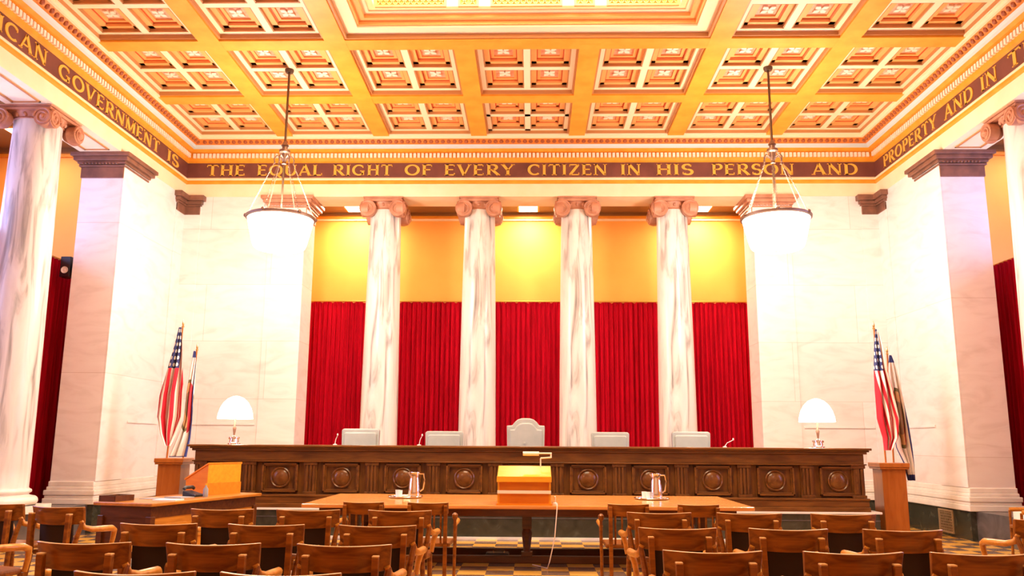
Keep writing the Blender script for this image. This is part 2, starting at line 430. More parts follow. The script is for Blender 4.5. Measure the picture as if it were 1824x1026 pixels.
# ------------------------------------------------------------------ ceiling with coffers
ZC = 7.6
BX = [-4.95, -2.98, -.99, .99, 2.98, 4.95]
BY = [14.19, 12.07, 9.95, 7.83, 5.71, 3.59, 1.47, -.65]
BW = .16
XE, YE = 6.69, 16.0
xi = [-XE] + [v for b in BX for v in (b - BW, b + BW)] + [XE]
XB = [(xi[2 * k], xi[2 * k + 1]) for k in range(7)]
yi = [YE] + [v for b in BY for v in (b + BW, b - BW)] + [YB]
YBAY = [(yi[2 * k + 1], yi[2 * k]) for k in range(9)]
SKY = (-2.82, 2.82, 5.87, 11.91)
cb = MB()
for b in BX:
    if abs(b) < 2: cb.box(b - BW, b + BW, 12.07, YE + .1, ZC, ZC + .5); cb.box(b - BW, b + BW, YB, 5.71, ZC, ZC + .5)
    else: cb.box(b - BW, b + BW, YB, YE + .1, ZC, ZC + .5)
for b in BY:
    xs = [(-XE - .1, XE + .1)] if b > 12 or b < 5.8 else [(-XE - .1, -2.98), (2.98, XE + .1)]
    for x0, x1 in xs: cb.box(x0, x1, b - BW, b + BW, ZC + .002, ZC + .5)
ceil = struct(cb.build('ceiling', M['beam']))
def coffer(wx, wy):
    """one bay: cream frame with cross, four stepped wells with a panel and a small flower"""
    c = MB(); fw = .11; cw = .055
    z1 = .10
    # moulding under the frame (umber, stepped)
    for (x0, x1, y0, y1) in ((-wx, -wx + .035, -wy, wy), (wx - .035, wx, -wy, wy), (-wx, wx, -wy, -wy + .035), (-wx, wx, wy - .035, wy)):
        c.box(x0, x1, y0, y1, .035, .5, 1)
    def bar(x0, x1, y0, y1, z0, z1, m): c.box(x0, x1, y0, y1, z0, z1, m)
    bar(-wx, -wx + fw, -wy, wy, z1, .5, 0); bar(wx - fw, wx, -wy, wy, z1, .5, 0)
    bar(-wx, wx, -wy, -wy + fw, z1, .5, 0); bar(-wx, wx, wy - fw, wy, z1, .5, 0)
    bar(-cw, cw, -wy, wy, z1, .5, 0); bar(-wx, wx, -cw, cw, z1, .5, 0)
    for sx in (-1, 1):
        for sy in (-1, 1):
            x0, x1 = sorted((sx * cw, sx * (wx - fw))); y0, y1 = sorted((sy * cw, sy * (wy - fw)))
            def frame(e, t, z0, m):
                bar(x0 + e, x0 + e + t, y0 + e, y1 - e, z0, .5, m); bar(x1 - e - t, x1 - e, y0 + e, y1 - e, z0, .5, m)
                bar(x0 + e, x1 - e, y0 + e, y0 + e + t, z0, .5, m); bar(x0 + e, x1 - e, y1 - e - t, y1 - e, z0, .5, m)
            frame(0, .02, .105, 1)
            frame(.02, .085, .155, 2)
            frame(.105, .02, .195, 3)
            frame(.125, .05, .205, 2)
            bar(x0, x1, y0, y1, .235, .5, 4)
            # flower: crossed petals and boss
            cx, cy = (x0 + x1) / 2, (y0 + y1) / 2; r = min(x1 - x0, y1 - y0) * .2
            for k in range(4):
                a = pi / 4 + k * pi / 2
                T = Matrix.Translation((cx, cy, .225)) @ Matrix.Rotation(a, 4, 'Z')
                c.prism([(0.01, -.015), (r * .6, -.045), (r, 0), (r * .6, .045), (.01, .015)], -.02, .012, 'XY', 5, T)
            c.ball((cx, cy, .22), .03, 5, 8)
    return c
proto = {}
mats_c = [M['ceil_cream'], M['umber'], M['orange'], M['red_line'], M['pink'], M['dentil']]
for (x0, x1) in XB:
    for (y0, y1) in YBAY:
        cx, cy = (x0 + x1) / 2, (y0 + y1) / 2
        if SKY[0] - .2 < cx < SKY[1] + .2 and SKY[2] - .2 < cy < SKY[3] + .2: continue
        key = (round(x1 - x0, 2), round(y1 - y0, 2))
        if key not in proto:
            o = coffer((x1 - x0) / 2, (y1 - y0) / 2).build('coffer', mats_c, ceil); proto[key] = o
        else:
            o = proto[key].copy(); COL.objects.link(o); o.parent = ceil
        o.location = (cx, cy, ZC)
struct(MB().box(-HW - .7, HW + .7, YB, 5.5, 8.1, 8.3).box(-HW - .7, HW + .7, 12.2, D + TH, 8.1, 8.3).box(-HW - .7, -3.2, 5.5, 12.2, 8.1, 8.3).box(3.2, HW + .7, 5.5, 12.2, 8.1, 8.3).build('ceiling_slab', M['cream'], ceil))
# the laylight well
sk = MB()
def rect_ring(mb, x0, x1, y0, y1, t, z0, z1, m):
    mb.box(x0, x0 + t, y0, y1, z0, z1, m); mb.box(x1 - t, x1, y0, y1, z0, z1, m); mb.box(x0 + t, x1 - t, y1 - t, y1, z0, z1, m); mb.box(x0 + t, x1 - t, y0, y0 + t, z0, z1, m)
x0, x1, y0, y1 = SKY
rect_ring(sk, x0, x1, y0, y1, .04, ZC + .02, ZC + .5, 1)
rect_ring(sk, x0 + .04, x1 - .04, y0 + .04, y1 - .04, .2, ZC + .09, ZC + .5, 0)
rect_ring(sk, x0 + .24, x1 - .24, y0 + .24, y1 - .24, .03, ZC + .12, ZC + .5, 2)
rect_ring(sk, x0 + .27, x1 - .27, y0 + .27, y1 - .27, .10, ZC + .18, ZC + .5, 3)
rect_ring(sk, x0 + .37, x1 - .37, y0 + .37, y1 - .37, .08, ZC + .24, ZC + .5, 0)
rect_ring(sk, x0 + .40, x1 - .40, y0 + .40, y1 - .40, .15, ZC + .26, 9.0, 4)
skyo = struct(sk.build('skylight', [M['ceil_cream'], M['umber'], M['orange'], M['orange'], M['well']]))
glz = MB(); gx0, gx1, gy0, gy1 = x0 + .5, x1 - .5, y0 + .5, y1 - .5
struct(MB().box(gx0 - .05, gx1 + .05, gy0 - .05, gy1 + .05, 8.86, 8.88).build('pane', M['laylight'], skyo))
for k in range(7): glz.box(gx0 + (gx1 - gx0) * k / 6 - .03, gx0 + (gx1 - gx0) * k / 6 + .03, gy0, gy1, 8.8, 8.86)
for k in range(7): glz.box(gx0, gx1, gy0 + (gy1 - gy0) * k / 6 - .03, gy0 + (gy1 - gy0) * k / 6 + .03, 8.8, 8.86)
struct(glz.build('glazing_bars', M['gold'], skyo))
yw = y1 - .55
for gx, gw in ((-1.72, .5), (-.86, .12), (0, .5), (.86, .12), (1.72, .5)):
    g = MB(); g.box(gx - gw, gx + gw, yw - .012, yw, 7.87, 8.45, 1)
    rect_ring_v = ((gx - gw - .03, gx - gw), (gx + gw, gx + gw + .03))
    for a, b in rect_ring_v: g.box(a, b, yw - .04, yw, 7.84, 8.48, 0)
    g.box(gx - gw, gx + gw, yw - .04, yw, 7.84, 7.87, 0); g.box(gx - gw, gx + gw, yw - .04, yw, 8.45, 8.48, 0)
    nx = max(2, int(2 * gw / .085)); st = 2 * gw / nx
    for i in range(nx):
        for j in range(7):
            cx, cz = gx - gw + (i + .5) * st, 7.89 + .08 * j + .03
            for s in (-1, 1):
                T = Matrix.Translation((cx, yw - .022, cz)) @ Matrix.Rotation(s * pi / 4, 4, 'Y')
                g.box(-.055, .055, -.01, .01, -.008, .008, 0, T)
    struct(g.build('grille', [M['grille'], M['grille_back']], skyo))

# ------------------------------------------------------------------ inscription
TK, TN = .19, .10
def glyph(ch):
    L = []; A = []
    S = lambda x, y, wd=.3: L.append((x - wd / 2, y, x + wd / 2, y, .055))
    V = lambda x, w=TK: (L.append((x, 0, x, 1, w)), S(x, .0275), S(x, .9725))
    if ch == 'T': L.append((.42, 0, .42, 1, TK)); L.append((0, .95, .84, .95, .09)); S(.42, .03, .36); L.append((.03, .8, .03, 1, .06)); L.append((.81, .8, .81, 1, .06)); w = .84
    elif ch == 'H': V(.15); V(.75); L.append((.15, .52, .75, .52, .09)); w = .9
    elif ch == 'E': V(.15); [L.append((.15, y, .68 if y != .52 else .58, y, .09)) for y in (.045, .52, .955)]; L.append((.66, 0, .66, .2, .06)); L.append((.64, .8, .64, 1, .06)); w = .72
    elif ch == 'F': V(.15); [L.append((.15, y, x, y, .09)) for y, x in ((.52, .56), (.955, .66))]; L.append((.64, .8, .64, 1, .06)); w = .7
    elif ch == 'L': V(.15); L.append((.15, .045, .68, .045, .09)); L.append((.66, 0, .66, .22, .06)); w = .72
    elif ch == 'I': V(.15); w = .3
    elif ch == 'N': V(.12, TN); L.append((.14, .97, .78, .03, TK)); L.append((.80, 0, .80, 1, TN)); S(.8, .9725, .26); w = .92
    elif ch == 'M': V(.12, TN); L.append((.14, .97, .52, .05, TK)); L.append((.52, .05, .9, .97, TN)); V(.92, TK); w = 1.06
    elif ch == 'A': L.append((.06, 0, .42, 1, TN)); L.append((.42, 1, .8, 0, TK)); L.append((.2, .33, .64, .33, .08)); S(.06, .03, .26); S(.8, .03, .3); w = .88
    elif ch == 'V': L.append((.06, 1, .42, 0, TK)); L.append((.42, 0, .78, 1, TN)); S(.08, .97, .3); S(.78, .97, .24); w = .86
    elif ch == 'Y': L.append((.06, 1, .4, .46, TK)); L.append((.4, .46, .74, 1, TN)); L.append((.4, 0, .4, .5, TK)); S(.4, .03, .34); S(.07, .97, .28); S(.74, .97, .24); w = .82
    elif ch == 'Z': L.append((.06, .95, .74, .95, .09)); L.append((.06, .045, .76, .045, .09)); L.append((.7, .95, .12, .05, TK)); L.append((.08, .78, .08, 1, .06)); L.append((.74, 0, .74, .22, .06)); w = .8
    elif ch in 'OQ':
        A.append((.5, .5, .42, .44, 0, 360)); w = 1.0
        if ch == 'Q': L.append((.5, .14, .92, -.16, .14))
    elif ch == 'C': A.append((.5, .5, .42, .44, 48, 312)); L.append((.8, .68, .8, .9, .06)); w = .88
    elif ch == 'G': A.append((.5, .5, .42, .44, 48, 318)); L.append((.8, .7, .8, .9, .06)); L.append((.8, .06, .8, .42, TK)); S(.76, .42, .34); w = .98
    elif ch == 'U': L.append((.15, .35, .15, 1, TK)); L.append((.75, .35, .75, 1, TN)); A.append((.45, .36, .3, .31, 180, 360)); S(.15, .97); S(.75, .97, .24); w = .9
    elif ch == 'D': V(.15); A.append((.42, .5, .4, .45, -90, 90)); L.append((.15, .95, .44, .95, .09)); L.append((.15, .05, .44, .05, .09)); w = .9
    elif ch in 'PRB':
        V(.15); A.append((.4, .73, .26, .225, -90, 90)); L.append((.15, .955, .42, .955, .08)); L.append((.15, .5, .42, .5, .08)); w = .72
        if ch == 'R': L.append((.38, .5, .78, .02, TK)); S(.8, .03, .2); w = .84
        if ch == 'B': A.append((.42, .28, .3, .235, -90, 90)); L.append((.15, .045, .44, .045, .08)); w = .78
    elif ch == 'S':
        A.append((.36, .73, .25, .225, 35, 270)); A.append((.38, .27, .27, .225, -145, 90)); L.append((.58, .76, .58, .95, .06)); L.append((.1, .06, .1, .26, .06)); w = .7
    else: w = .5
    return L, A, w
def add_glyph(mb, ch, X, sx, sy, put):
    L, A, w = glyph(ch)
    for x0, y0, x1, y1, t in L:
        dx, dy = x1 - x0, y1 - y0; l = math.hypot(dx, dy) or 1; nx, ny = -dy / l * t / 2, dx / l * t / 2
        put(mb, [(X + px * sx, py * sy) for px, py in ((x0 + nx, y0 + ny), (x0 - nx, y0 - ny), (x1 - nx, y1 - ny), (x1 + nx, y1 + ny))])
    for cx, cy, rx, ry, a0, a1 in A:
        n = max(6, int((a1 - a0) / 15))
        for k in range(n):
            q = []
            for a in (a0 + (a1 - a0) * k / n, a0 + (a1 - a0) * (k + 1) / n):
                a = RAD(a); th = TN + (TK - TN) * abs(cos(a)); q.append((a, th))
            (a, t), (b, u) = q
            put(mb, [(X + (cx + (rx + s * tt / 2) * cos(aa)) * sx, (cy + (ry + s * tt / 2) * sin(aa)) * sy) for aa, tt, s in ((a, t, -1), (a, t, 1), (b, u, 1), (b, u, -1))])
    return w
LZ0, LH = 6.892, .236
def word(text, a, b, side):
    """letters of one word between positions a and b along the wall"""
    tot = sum(glyph(c)[2] for c in text) + .16 * (len(text) - 1)
    s = abs(b - a) / tot; mb = MB(); X = 0
    def put(mb, pts):
        P = []
        for d in (.012, .024):
            for u, v in pts:
                if side == 'back': P.append((a + u, D - d, LZ0 + v))
                elif side == 'left': P.append((-(HW - d), a + u, LZ0 + v))
                else: P.append((HW - d, a - u, LZ0 + v))
        n = len(pts)
        mb.add(P, [tuple(range(n)), tuple(range(2 * n - 1, n - 1, -1))] + [(i, n + i, n + (i + 1) % n, (i + 1) % n) for i in range(n)])
    for c in text:
        X += add_glyph(mb, c, X, s, LH, put) * s + .16 * s
    o = mb.build('lettering', M['letter'], frieze); return struct(o)
WORDS_BACK = [('THE', -6.67, -5.87), ('EQUAL', -5.61, -4.25), ('RIGHT', -4.03, -2.8), ('OF', -2.54, -1.97), ('EVERY', -1.72, -.28), ('CITIZEN', 0.0, 1.62), ('IN', 1.91, 2.31), ('HIS', 2.64, 3.38), ('PERSON', 3.77, 5.43), ('AND', 5.81, 6.72)]
for t, a, b in WORDS_BACK: word(t, a, b, 'back')
for t, a, b in [('REPUBLICAN', 8.3, 11.27), ('GOVERNMENT', 11.59, 15.04), ('IS', 15.42, 15.92)]: word(t, a, b, 'left')
for t, a, b in [('PROPERTY', 15.95, 13.77), ('AND', 13.47, 12.56), ('IN', 12.31, 11.87), ('THEIR', 11.56, 9.9)]: word(t, a, b, 'right')

# ------------------------------------------------------------------ columns
def make_column(label, loc, r0, r1, z1):
    t = thing('column', label, 'column', loc, 0, 'veined marble columns')
    h = z1 - PZ
    prof = []
    for k in range(21):
        q = k / 20; r = r0 + (r1 - r0) * (q ** 1.6); prof.append((r, .36 + (h - .36) * q))
    prof = [(r0 * 1.06, .33)] + prof + [(r1 * .99, h + .1)]
    MB().lathe(prof, 48).build('shaft', M['column'], t, smooth=True)
    b = MB(); R = r0 * 1.3
    b.box(-R, R, -R, R, 0, .11)
    pr = [(R * .98, .11)]
    for k in range(9): a = -pi / 2 + pi * k / 8; pr.append((R * .9 + .065 * cos(a), .175 + .065 * sin(a)))
    pr += [(R * .86, .245), (R * .8, .255), (R * .78, .27), (R * .82, .285)]
    for k in range(7): a = -pi / 2 + pi * k / 6; pr.append((R * .8 + .03 * cos(a), .31 + .028 * sin(a)))
    pr += [(r0, .345), (r0 * .9, .35)]
    b.lathe(pr, 40); b.build('base', M['marble_plain'], t, smooth=True)
    # ionic capital with four corner volutes
    c = MB(); H = AZ - z1 - .003; zt = h + H; A = r1 * 1.26
    c.lathe([(r1 * .98, h + .09), (r1 * 1.05, h + .1), (r1 * 1.0, h + .12), (r1 * 1.1, h + H * .55), (r1 * 1.15, h + H * .72), (r1 * .9, h + H * .8)], 36)
    for i in range(16):
        a = 2 * pi * i / 16; c.ball((r1 * 1.06 * cos(a), r1 * 1.06 * sin(a), h + H * .56), .035, 0, 8, None, 1.2)
    c.box(-A, A, -A, A, h + H * .72, h + H * .84); c.box(-A * .95, A * .95, -A * .95, A * .95, h + H * .84, h + H * .92); c.box(-A * 1.02, A * 1.02, -A * 1.02, A * 1.02, h + H * .92, zt)
    cap = c.build('capital', M['capital'], t, smooth=True)
    vr = H * .5
    for sx in (-1, 1):
        for sy in (-1, 1):
            v = MB(); cx, cy, cz = sx * A * 1.03, sy * A * 1.03, h + H * .26
            for ax in ('X', 'Y'):
                # spiral on a disc facing ax
                s = sx if ax == 'X' else sy
                disc = [(vr * cos(2 * pi * k / 28), vr * sin(2 * pi * k / 28)) for k in range(28)]
                if ax == 'Y':
                    v.prism([(cx - sx * .1 + p, cz + q) for p, q in disc], cy - s * .12, cy + s * .02, 'XZ')
                    sp = [(cx - sx * .1 + (vr * (1 - k / 56) * cos(k * .28)) * -sx, cy + s * .025, cz + vr * (1 - k / 56) * sin(k * .28 + pi / 2 * 0)) for k in range(52)]
                else:
                    v.prism([(cy - sy * .1 + p, cz + q) for p, q in disc], cx - s * .12, cx + s * .02, 'YZ')
                    sp = [(cx + s * .025, cy - sy * .1 + (vr * (1 - k / 56) * cos(k * .28)) * -sy, cz + vr * (1 - k / 56) * sin(k * .28)) for k in range(52)]
                v.tube(sp, .017, 6)
                e = (cx - sx * .1, cy + s * .03, cz) if ax == 'Y' else (cx + s * .03, cy - sy * .1, cz)
                v.ball(e, .035, 0, 8)
            v.build('volute', M['capital'], cap, smooth=True)
    return t
for x, w_ in ((-2.97, 'leftmost'), (-1.0, 'second from left'), (1.01, 'third from left'), (2.99, 'rightmost')):
    make_column('veined marble column before the red curtains, %s of the four' % w_, (x, D + .36, PZ), .375, .315, 6.1)
make_column('large veined marble column at the left edge of the photo', (-HW - .45, 12.0, PZ), .40, .335, 6.16)
make_column('large veined marble column cut by the right edge of the photo', (HW + .45, 12.0, PZ), .40, .335, 6.16)

# ------------------------------------------------------------------ curtains
def curtain(label, x0, x1, y, z0, z1, group, folds=19, rz=0, loc=None):
    t = thing('curtain', label, 'curtain', loc or ((x0 + x1) / 2, y, z0), rz, group)
    W = abs(x1 - x0); H = z1 - z0; ph = random.random() * 6; rr = [random.uniform(.6, 1.3) for _ in range(40)]
    def fn(u, v):
        k = u * folds; a = .04 * rr[int(k) % 40] * (.55 + .45 * (1 - v))
        d = a * sin(2 * pi * k + ph + .5 * sin(3 * u + v)) + .02 * sin(2 * pi * k * .37 + ph) * (1 - v) + .012 * sin(4 * pi * k + 1)
        return ((u - .5) * W, d, v * H)
    MB().grid(fn, folds * 12, 10).build('cloth', M['curtain'], t, smooth=80)
    r = MB(); r.tube([(-W / 2 - .01, -.02, H + .012), (W / 2 + .01, -.02, H + .012)], .018, 8)
    for k in range(9): x = (k / 8 - .5) * W * .98; r.tube([(x + .03 * cos(q), -.02, H + .005 + .03 * sin(q)) for q in [2 * pi * i / 8 for i in range(8)]], .005, 5, closed=True)
    r.build('rod', M['gold_rod'], t, smooth=True)
    return t
CN = ['left of the first column', 'between the first and second columns', 'in the middle bay behind the high-backed chair', 'between the third and fourth columns', 'right of the fourth column']
XS = [-5.28, -3.25, -1.1, 1.1, 3.25, 5.28]
for k in range(5):
    curtain('tall red velvet curtain ' + CN[k], XS[k] + .02, XS[k + 1] - .02, 18.85, PZ, 4.66, 'red curtains behind the judges')
for sx, nm in ((-1, 'left'), (1, 'right')):
    curtain('red curtain in the %s aisle between the big column and the marble pillar' % nm, -1.9, 1.9, 0, PZ, 4.62, 'red curtains in the side aisles', 30, pi / 2, (sx * 8.28, 12.92, PZ))

# ------------------------------------------------------------------ judges' bench
bn = thing('judges_bench', 'long dark walnut judges bench with panels and round medallions', 'bench', (0, 13.52, PZ))
b = MB(); L = 5.33
b.box(-L, L, .06, .72, 0, .94); b.build('body', M['walnut'], bn)
b = MB(); b.box(-L - .1, L + .1, -.1, .85, .94, .975); b.box(-L - .07, L + .07, -.07, .8, .915, .94); b.build('top', M['walnut_h'], bn, bevel=.008)
b = MB(); b.box(-L - .03, L + .03, -.035, .06, .71, .73); b.box(-L, L, 0, .06, .73, .88); b.box(-L - .04, L + .04, -.045, .06, .88, .915); b.build('frieze_rail', M['walnut_h'], bn, bevel=.006)
b = MB(); b.box(-L - .04, L + .04, -.06, .06, 0, .07); b.box(-L - .03, L + .03, -.045, .06, .07, .17); b.box(-L - .04, L + .04, -.06, .06, .17, .205); b.build('plinth', M['walnut_h'], bn, bevel=.008)
pit = .985
for k in range(11):
    cx = (k - 5) * pit; f = MB(); w2, z0, z1 = .29, .235, .69
    for e, t, y in ((0, .03, -.005), (.03, .02, .015)):
        f.box(cx - w2 + e, cx - w2 + e + t, y, .06, z0 + e, z1 - e); f.box(cx + w2 - e - t, cx + w2 - e, y, .06, z0 + e, z1 - e)
        f.box(cx - w2 + e, cx + w2 - e, y, .06, z0 + e, z0 + e + t); f.box(cx - w2 + e, cx + w2 - e, y, .06, z1 - e - t, z1 - e)
    p = f.build('panel', M['walnut_h'], bn, bevel=.004)
    m = MB(); T = Matrix.Translation((cx, .06, .465)) @ Matrix.Rotation(pi / 2, 4, 'X')
    m.lathe([(.165, 0), (.165, .03), (.15, .04), (.135, .03), (.13, .02), (.11, .038), (.06, .052), (.0001, .056)], 32, 0, T)
    m.build('medallion', M['walnut_light'], p, smooth=True)
for k in range(12):
    cx = (k - 5.5) * pit; f = MB(); cx = max(-L + .1, min(L - .1, cx))
    f.box(cx - .1, cx + .1, .02, .06, .205, .71)
    for q in (-1, 0, 1): f.box(cx + q * .055 - .02, cx + q * .055 + .02, -.005, .03, .25, .66)
    f.box(cx - .11, cx + .11, -.015, .06, .66, .71); f.box(cx - .11, cx + .11, -.02, .06, .205, .25)
    f.build('fluted_pilaster', M['walnut'], bn, bevel=.005)

# judges' chairs
def judge_chair(label, x, ztop, arched=False):
    t = thing('judge_chair', label, 'chair', (x, 15.1, PZ), 0, 'grey leather chairs behind the bench')
    w = .34; H = ztop - PZ
    if arched:
        top = [(-w, H - .13), (-w + .1, H - .125), (-w + .14, H - .07), (-.14, H - .02), (-.07, H), (.07, H), (.14, H - .02), (w - .14, H - .07), (w - .1, H - .125), (w, H - .13)]
    else:
        top = [(-w, H - .03), (-w + .03, H), (w - .03, H), (w, H - .03)]
    poly = [(-w + .02, .5)] + top + [(w - .02, .5)]
    MB().prism(poly, -.05, .06).build('back_shell', M['grey_leather'], t, bevel=.018)
    cxm = lambda p, s: (p[0] * s, .5 + (p[1] - .5) * (1 - (1 - s) * .55) - .005)
    MB().prism([cxm(p, .86) for p in poly], -.085, -.04).build('back_cushion', M['grey_leather'], t, bevel=.03)
    st = MB(); st.box(-.3, .3, -.58, -.05, .42, .54); st.build('seat', M['grey_leather'], t, bevel=.04)
    for s in (-1, 1):
        a = MB(); a.box(s * .33 - .045, s * .33 + .045, -.5, -.02, .66, .72); a.box(s * .33 - .03, s * .33 + .03, -.45, -.38, .5, .66); a.build('armrest', M['grey_leather'], t, bevel=.02)
    bs = MB(); bs.lathe([(.035, .08), (.035, .42)], 12)
    for k in range(5):
        a = 2 * pi * k / 5; bs.tube([(0, -.3, .1), (.3 * cos(a), -.3 + .3 * sin(a), .05)], .025, 6)
    bs.lathe([(.03, .06), (.03, .42)], 12, 0, Matrix.Translation((0, -.3, 0)))
    for k in range(5):
        a = 2 * pi * k / 5; bs.ball((.3 * cos(a), -.3 + .3 * sin(a), .03), .029)
    bs = bs.build('swivel_base', M['bronze'], t, smooth=True)
    if arched: MB().lathe([(.03, 0), (.03, .012), (.0001, .018)], 14, 0, Matrix.Translation((-.02, -.085, H - .44)) @ Matrix.Rotation(pi / 2, 4, 'X')).build('button', M['grey_leather'], t)
judge_chair('grey leather judge chair, leftmost of five, before the first column', -2.98, 1.715)
judge_chair('grey leather judge chair second from left, between first and second columns', -1.475, 1.68)
judge_chair('tall grey leather judge chair with arched crest in the middle', -.018, 1.915, True)
judge_chair('grey leather judge chair second from right, before the third bay curtain', 1.485, 1.68)
judge_chair('grey leather judge chair, rightmost of five, overlapping the fourth column', 2.92, 1.695)

# lamps on the bench
def bench_lamp(label, x):
    t = thing('table_lamp', label, 'lamp', (x, 13.95, PZ + .975), 0, 'lamps on the judges bench')
    MB().lathe([(.11, 0), (.11, .02), (.085, .035), (.08, .085), (.095, .1), (.095, .12), (.03, .135), (.012, .15)], 24).build('base', M['silver'], t, smooth=True)
    MB().lathe([(.012, .14), (.02, .2), (.03, .27), (.014, .3), (.012, .56)], 14).build('stem', M['capital_dark'], t, smooth=True)
    sh = MB().lathe([(.29, .42), (.28, .5), (.25, .6), (.2, .69), (.13, .76), (.05, .795), (.02, .8)], 32, cap=False).build('lamp_shade', M['shade_lit'], t, smooth=True)
    lamp('bench_lamp_bulb', 'POINT', (x, 13.95, PZ + .975 + .55), 110, WARM, .06)
bench_lamp('white-shaded lamp at the left end of the judges bench', -4.87)
bench_lamp('white-shaded lamp at the right end of the judges bench', 4.78)
def mic(label, x, y, lean, h=.16):
    t = thing('microphone', label, 'microphone', (x, y, PZ + .975), 0, 'small microphones on the judges bench')
    MB().lathe([(.035, 0), (.035, .012), (.008, .02)], 14).build('base', M['white'], t)
    MB().tube([(0, 0, .015), (lean * .3, 0, h * .6), (lean, -.01, h)], .006, 6).build('neck', M['white'], t, smooth=True)
    MB().ball((lean, -.012, h + .01), .014, 0, 8, None, 1.5).build('head', M['white'], t, smooth=True)
mic('thin white microphone on the bench beside the leftmost grey chair', -3.22, 14.15, .04)
mic('thin white microphone on the bench left of the second grey chair', -1.8, 14.15, .05)
mic('thin white microphone on the bench right of the rightmost grey chair', 3.3, 14.15, .14, .12)

# ------------------------------------------------------------------ flags
def flag_mat(kind):
    m, nt, b = newmat(kind + '_flag'); b.inputs['Roughness'].default_value = .8
    tc = N(nt, 'ShaderNodeTexCoord'); sp = N(nt, 'ShaderNodeSeparateXYZ'); nt.links.new(tc.outputs['UV'], sp.inputs[0])
    def mth(op, a, bb=None, c=None):
        n = N(nt, 'ShaderNodeMath', operation=op)
        for i, x in enumerate((a, bb, c)):
            if x is None: continue
            if isinstance(x, (int, float)): n.inputs[i].default_value = x
            else: nt.links.new(x, n.inputs[i])
        return n.outputs[0]
    def mix(f, A, B):
        n = N(nt, 'ShaderNodeMix', data_type='RGBA')
        nt.links.new(f, n.inputs['Factor'])
        for nm, x in (('A', A), ('B', B)):
            if isinstance(x, tuple): n.inputs[nm].default_value = (*x, 1)
            else: nt.links.new(x, n.inputs[nm])
        return n.outputs['Result']
    u, v = sp.outputs[0], sp.outputs[1]
    W, R_, B_ = (.86, .8, .76), (.62, .01, .03), (.025, .03, .13)
    if kind == 'stars':
        odd = mth('GREATER_THAN', mth('FRACT', mth('MULTIPLY', v, 6.5)), .5)
        c = mix(odd, R_, W)
        can = mth('MULTIPLY', mth('LESS_THAN', u, .4), mth('LESS_THAN', v, 7 / 13))
        fu = mth('SUBTRACT', mth('FRACT', mth('MULTIPLY', u, 15)), .5); fv = mth('SUBTRACT', mth('FRACT', mth('MULTIPLY', v, 9.3)), .5)
        d = mth('ADD', mth('MULTIPLY', fu, fu), mth('MULTIPLY', fv, fv))
        c = mix(can, c, mix(mth('LESS_THAN', d, .075), B_, W))
    else:
        du = mth('DIVIDE', mth('SUBTRACT', u, .5), .24); dv = mth('DIVIDE', mth('SUBTRACT', v, .5), .36)
        d = mth('ADD', mth('MULTIPLY', du, du), mth('MULTIPLY', dv, dv))
        c = mix(mth('LESS_THAN', d, 1.0), W, (.16, .14, .06))
        c = mix(mth('LESS_THAN', d, .78), c, (.62, .36, .16))
        c = mix(mth('LESS_THAN', d, .3), c, (.3, .2, .12))
        rib = mth('LESS_THAN', mth('ABSOLUTE', mth('SUBTRACT', dv, .62)), .18)
        c = mix(mth('MULTIPLY', rib, mth('LESS_THAN', d, 1.2)), c, (.6, .03, .05))
        eu = mth('ABSOLUTE', mth('SUBTRACT', u, .5)); ev = mth('ABSOLUTE', mth('SUBTRACT', v, .5))
        c = mix(mth('MAXIMUM', mth('GREATER_THAN', eu, .44), mth('GREATER_THAN', ev, .41)), c, (.03, .04, .2))
    nt.links.new(c, b.inputs['Base Color']); return m
M['us'] = flag_mat('stars'); M['state'] = flag_mat('seal')
def interp(tab, q):
    for k in range(len(tab) - 1):
        if q <= tab[k + 1][0]:
            t = (q - tab[k][0]) / (tab[k + 1][0] - tab[k][0]); return [tab[k][i] + t * (tab[k + 1][i] - tab[k][i]) for i in (1, 2)]
    return list(tab[-1][1:])
def flag(label, x, y, z0, top, kind, lean, tab, v0, slant, uscale, group=None):
    """pole leaning sideways; the cloth hangs bunched from its top, tab = (drop, left, right) outline of the bunch"""
    t = thing('flag', label, 'flag', (x, y, z0), 0, group)
    H = top - z0; P = lambda s: Vector((lean * s, 0, H * s))
    p = MB(); p.tube([P(0), P(.97)], .014, 10); po = p.build('pole', M['stand'], t, smooth=True)
    f = MB(); f.lathe([(.012, -.05), (.026, -.03), (.012, -.01), (.02, .01), (.014, .05), (.001, .1)], 10, 0, Matrix.Translation(P(.985))); f.build('finial', M['brass'], po, smooth=True)
    nu, nv = 44, 50; Ltot = tab[-1][0]; tx = lean
    def fn(a, b):
        q = .03 + b * (Ltot - .03); l, r = interp(tab, q); g = min(1, q / .8)
        fold = .05 * g * sin(a * 2 * pi * 2.6 + q * 1.3) + .015 * g * sin(a * 23 + q * 4)
        return (tx + l + (r - l) * a + .012 * g * cos(a * 2 * pi * 2.6 + q), -.105 + fold, H - .06 - q)
    mb = MB().grid(fn, nu, nv); o = mb.build('cloth', M['us' if kind == 'us' else 'state'], t, smooth=80)
    uv = o.data.uv_layers.new(name='uv')
    for pl_ in o.data.polygons:
        j, i = divmod(pl_.index, nu)
        for li, (a, b2) in zip(pl_.loop_indices, ((0, 0), (1, 0), (1, 1), (0, 1))):
            A, B = (i + a) / nu, (j + b2) / nv; q = B * Ltot
            vv = v0 + (A - .5) * (.5 + .45 * min(1, q / 1.1)) + slant * (q - .7)
            uv.data[li].uv = (q / uscale, min(.999, max(.001, vv)))
    return t
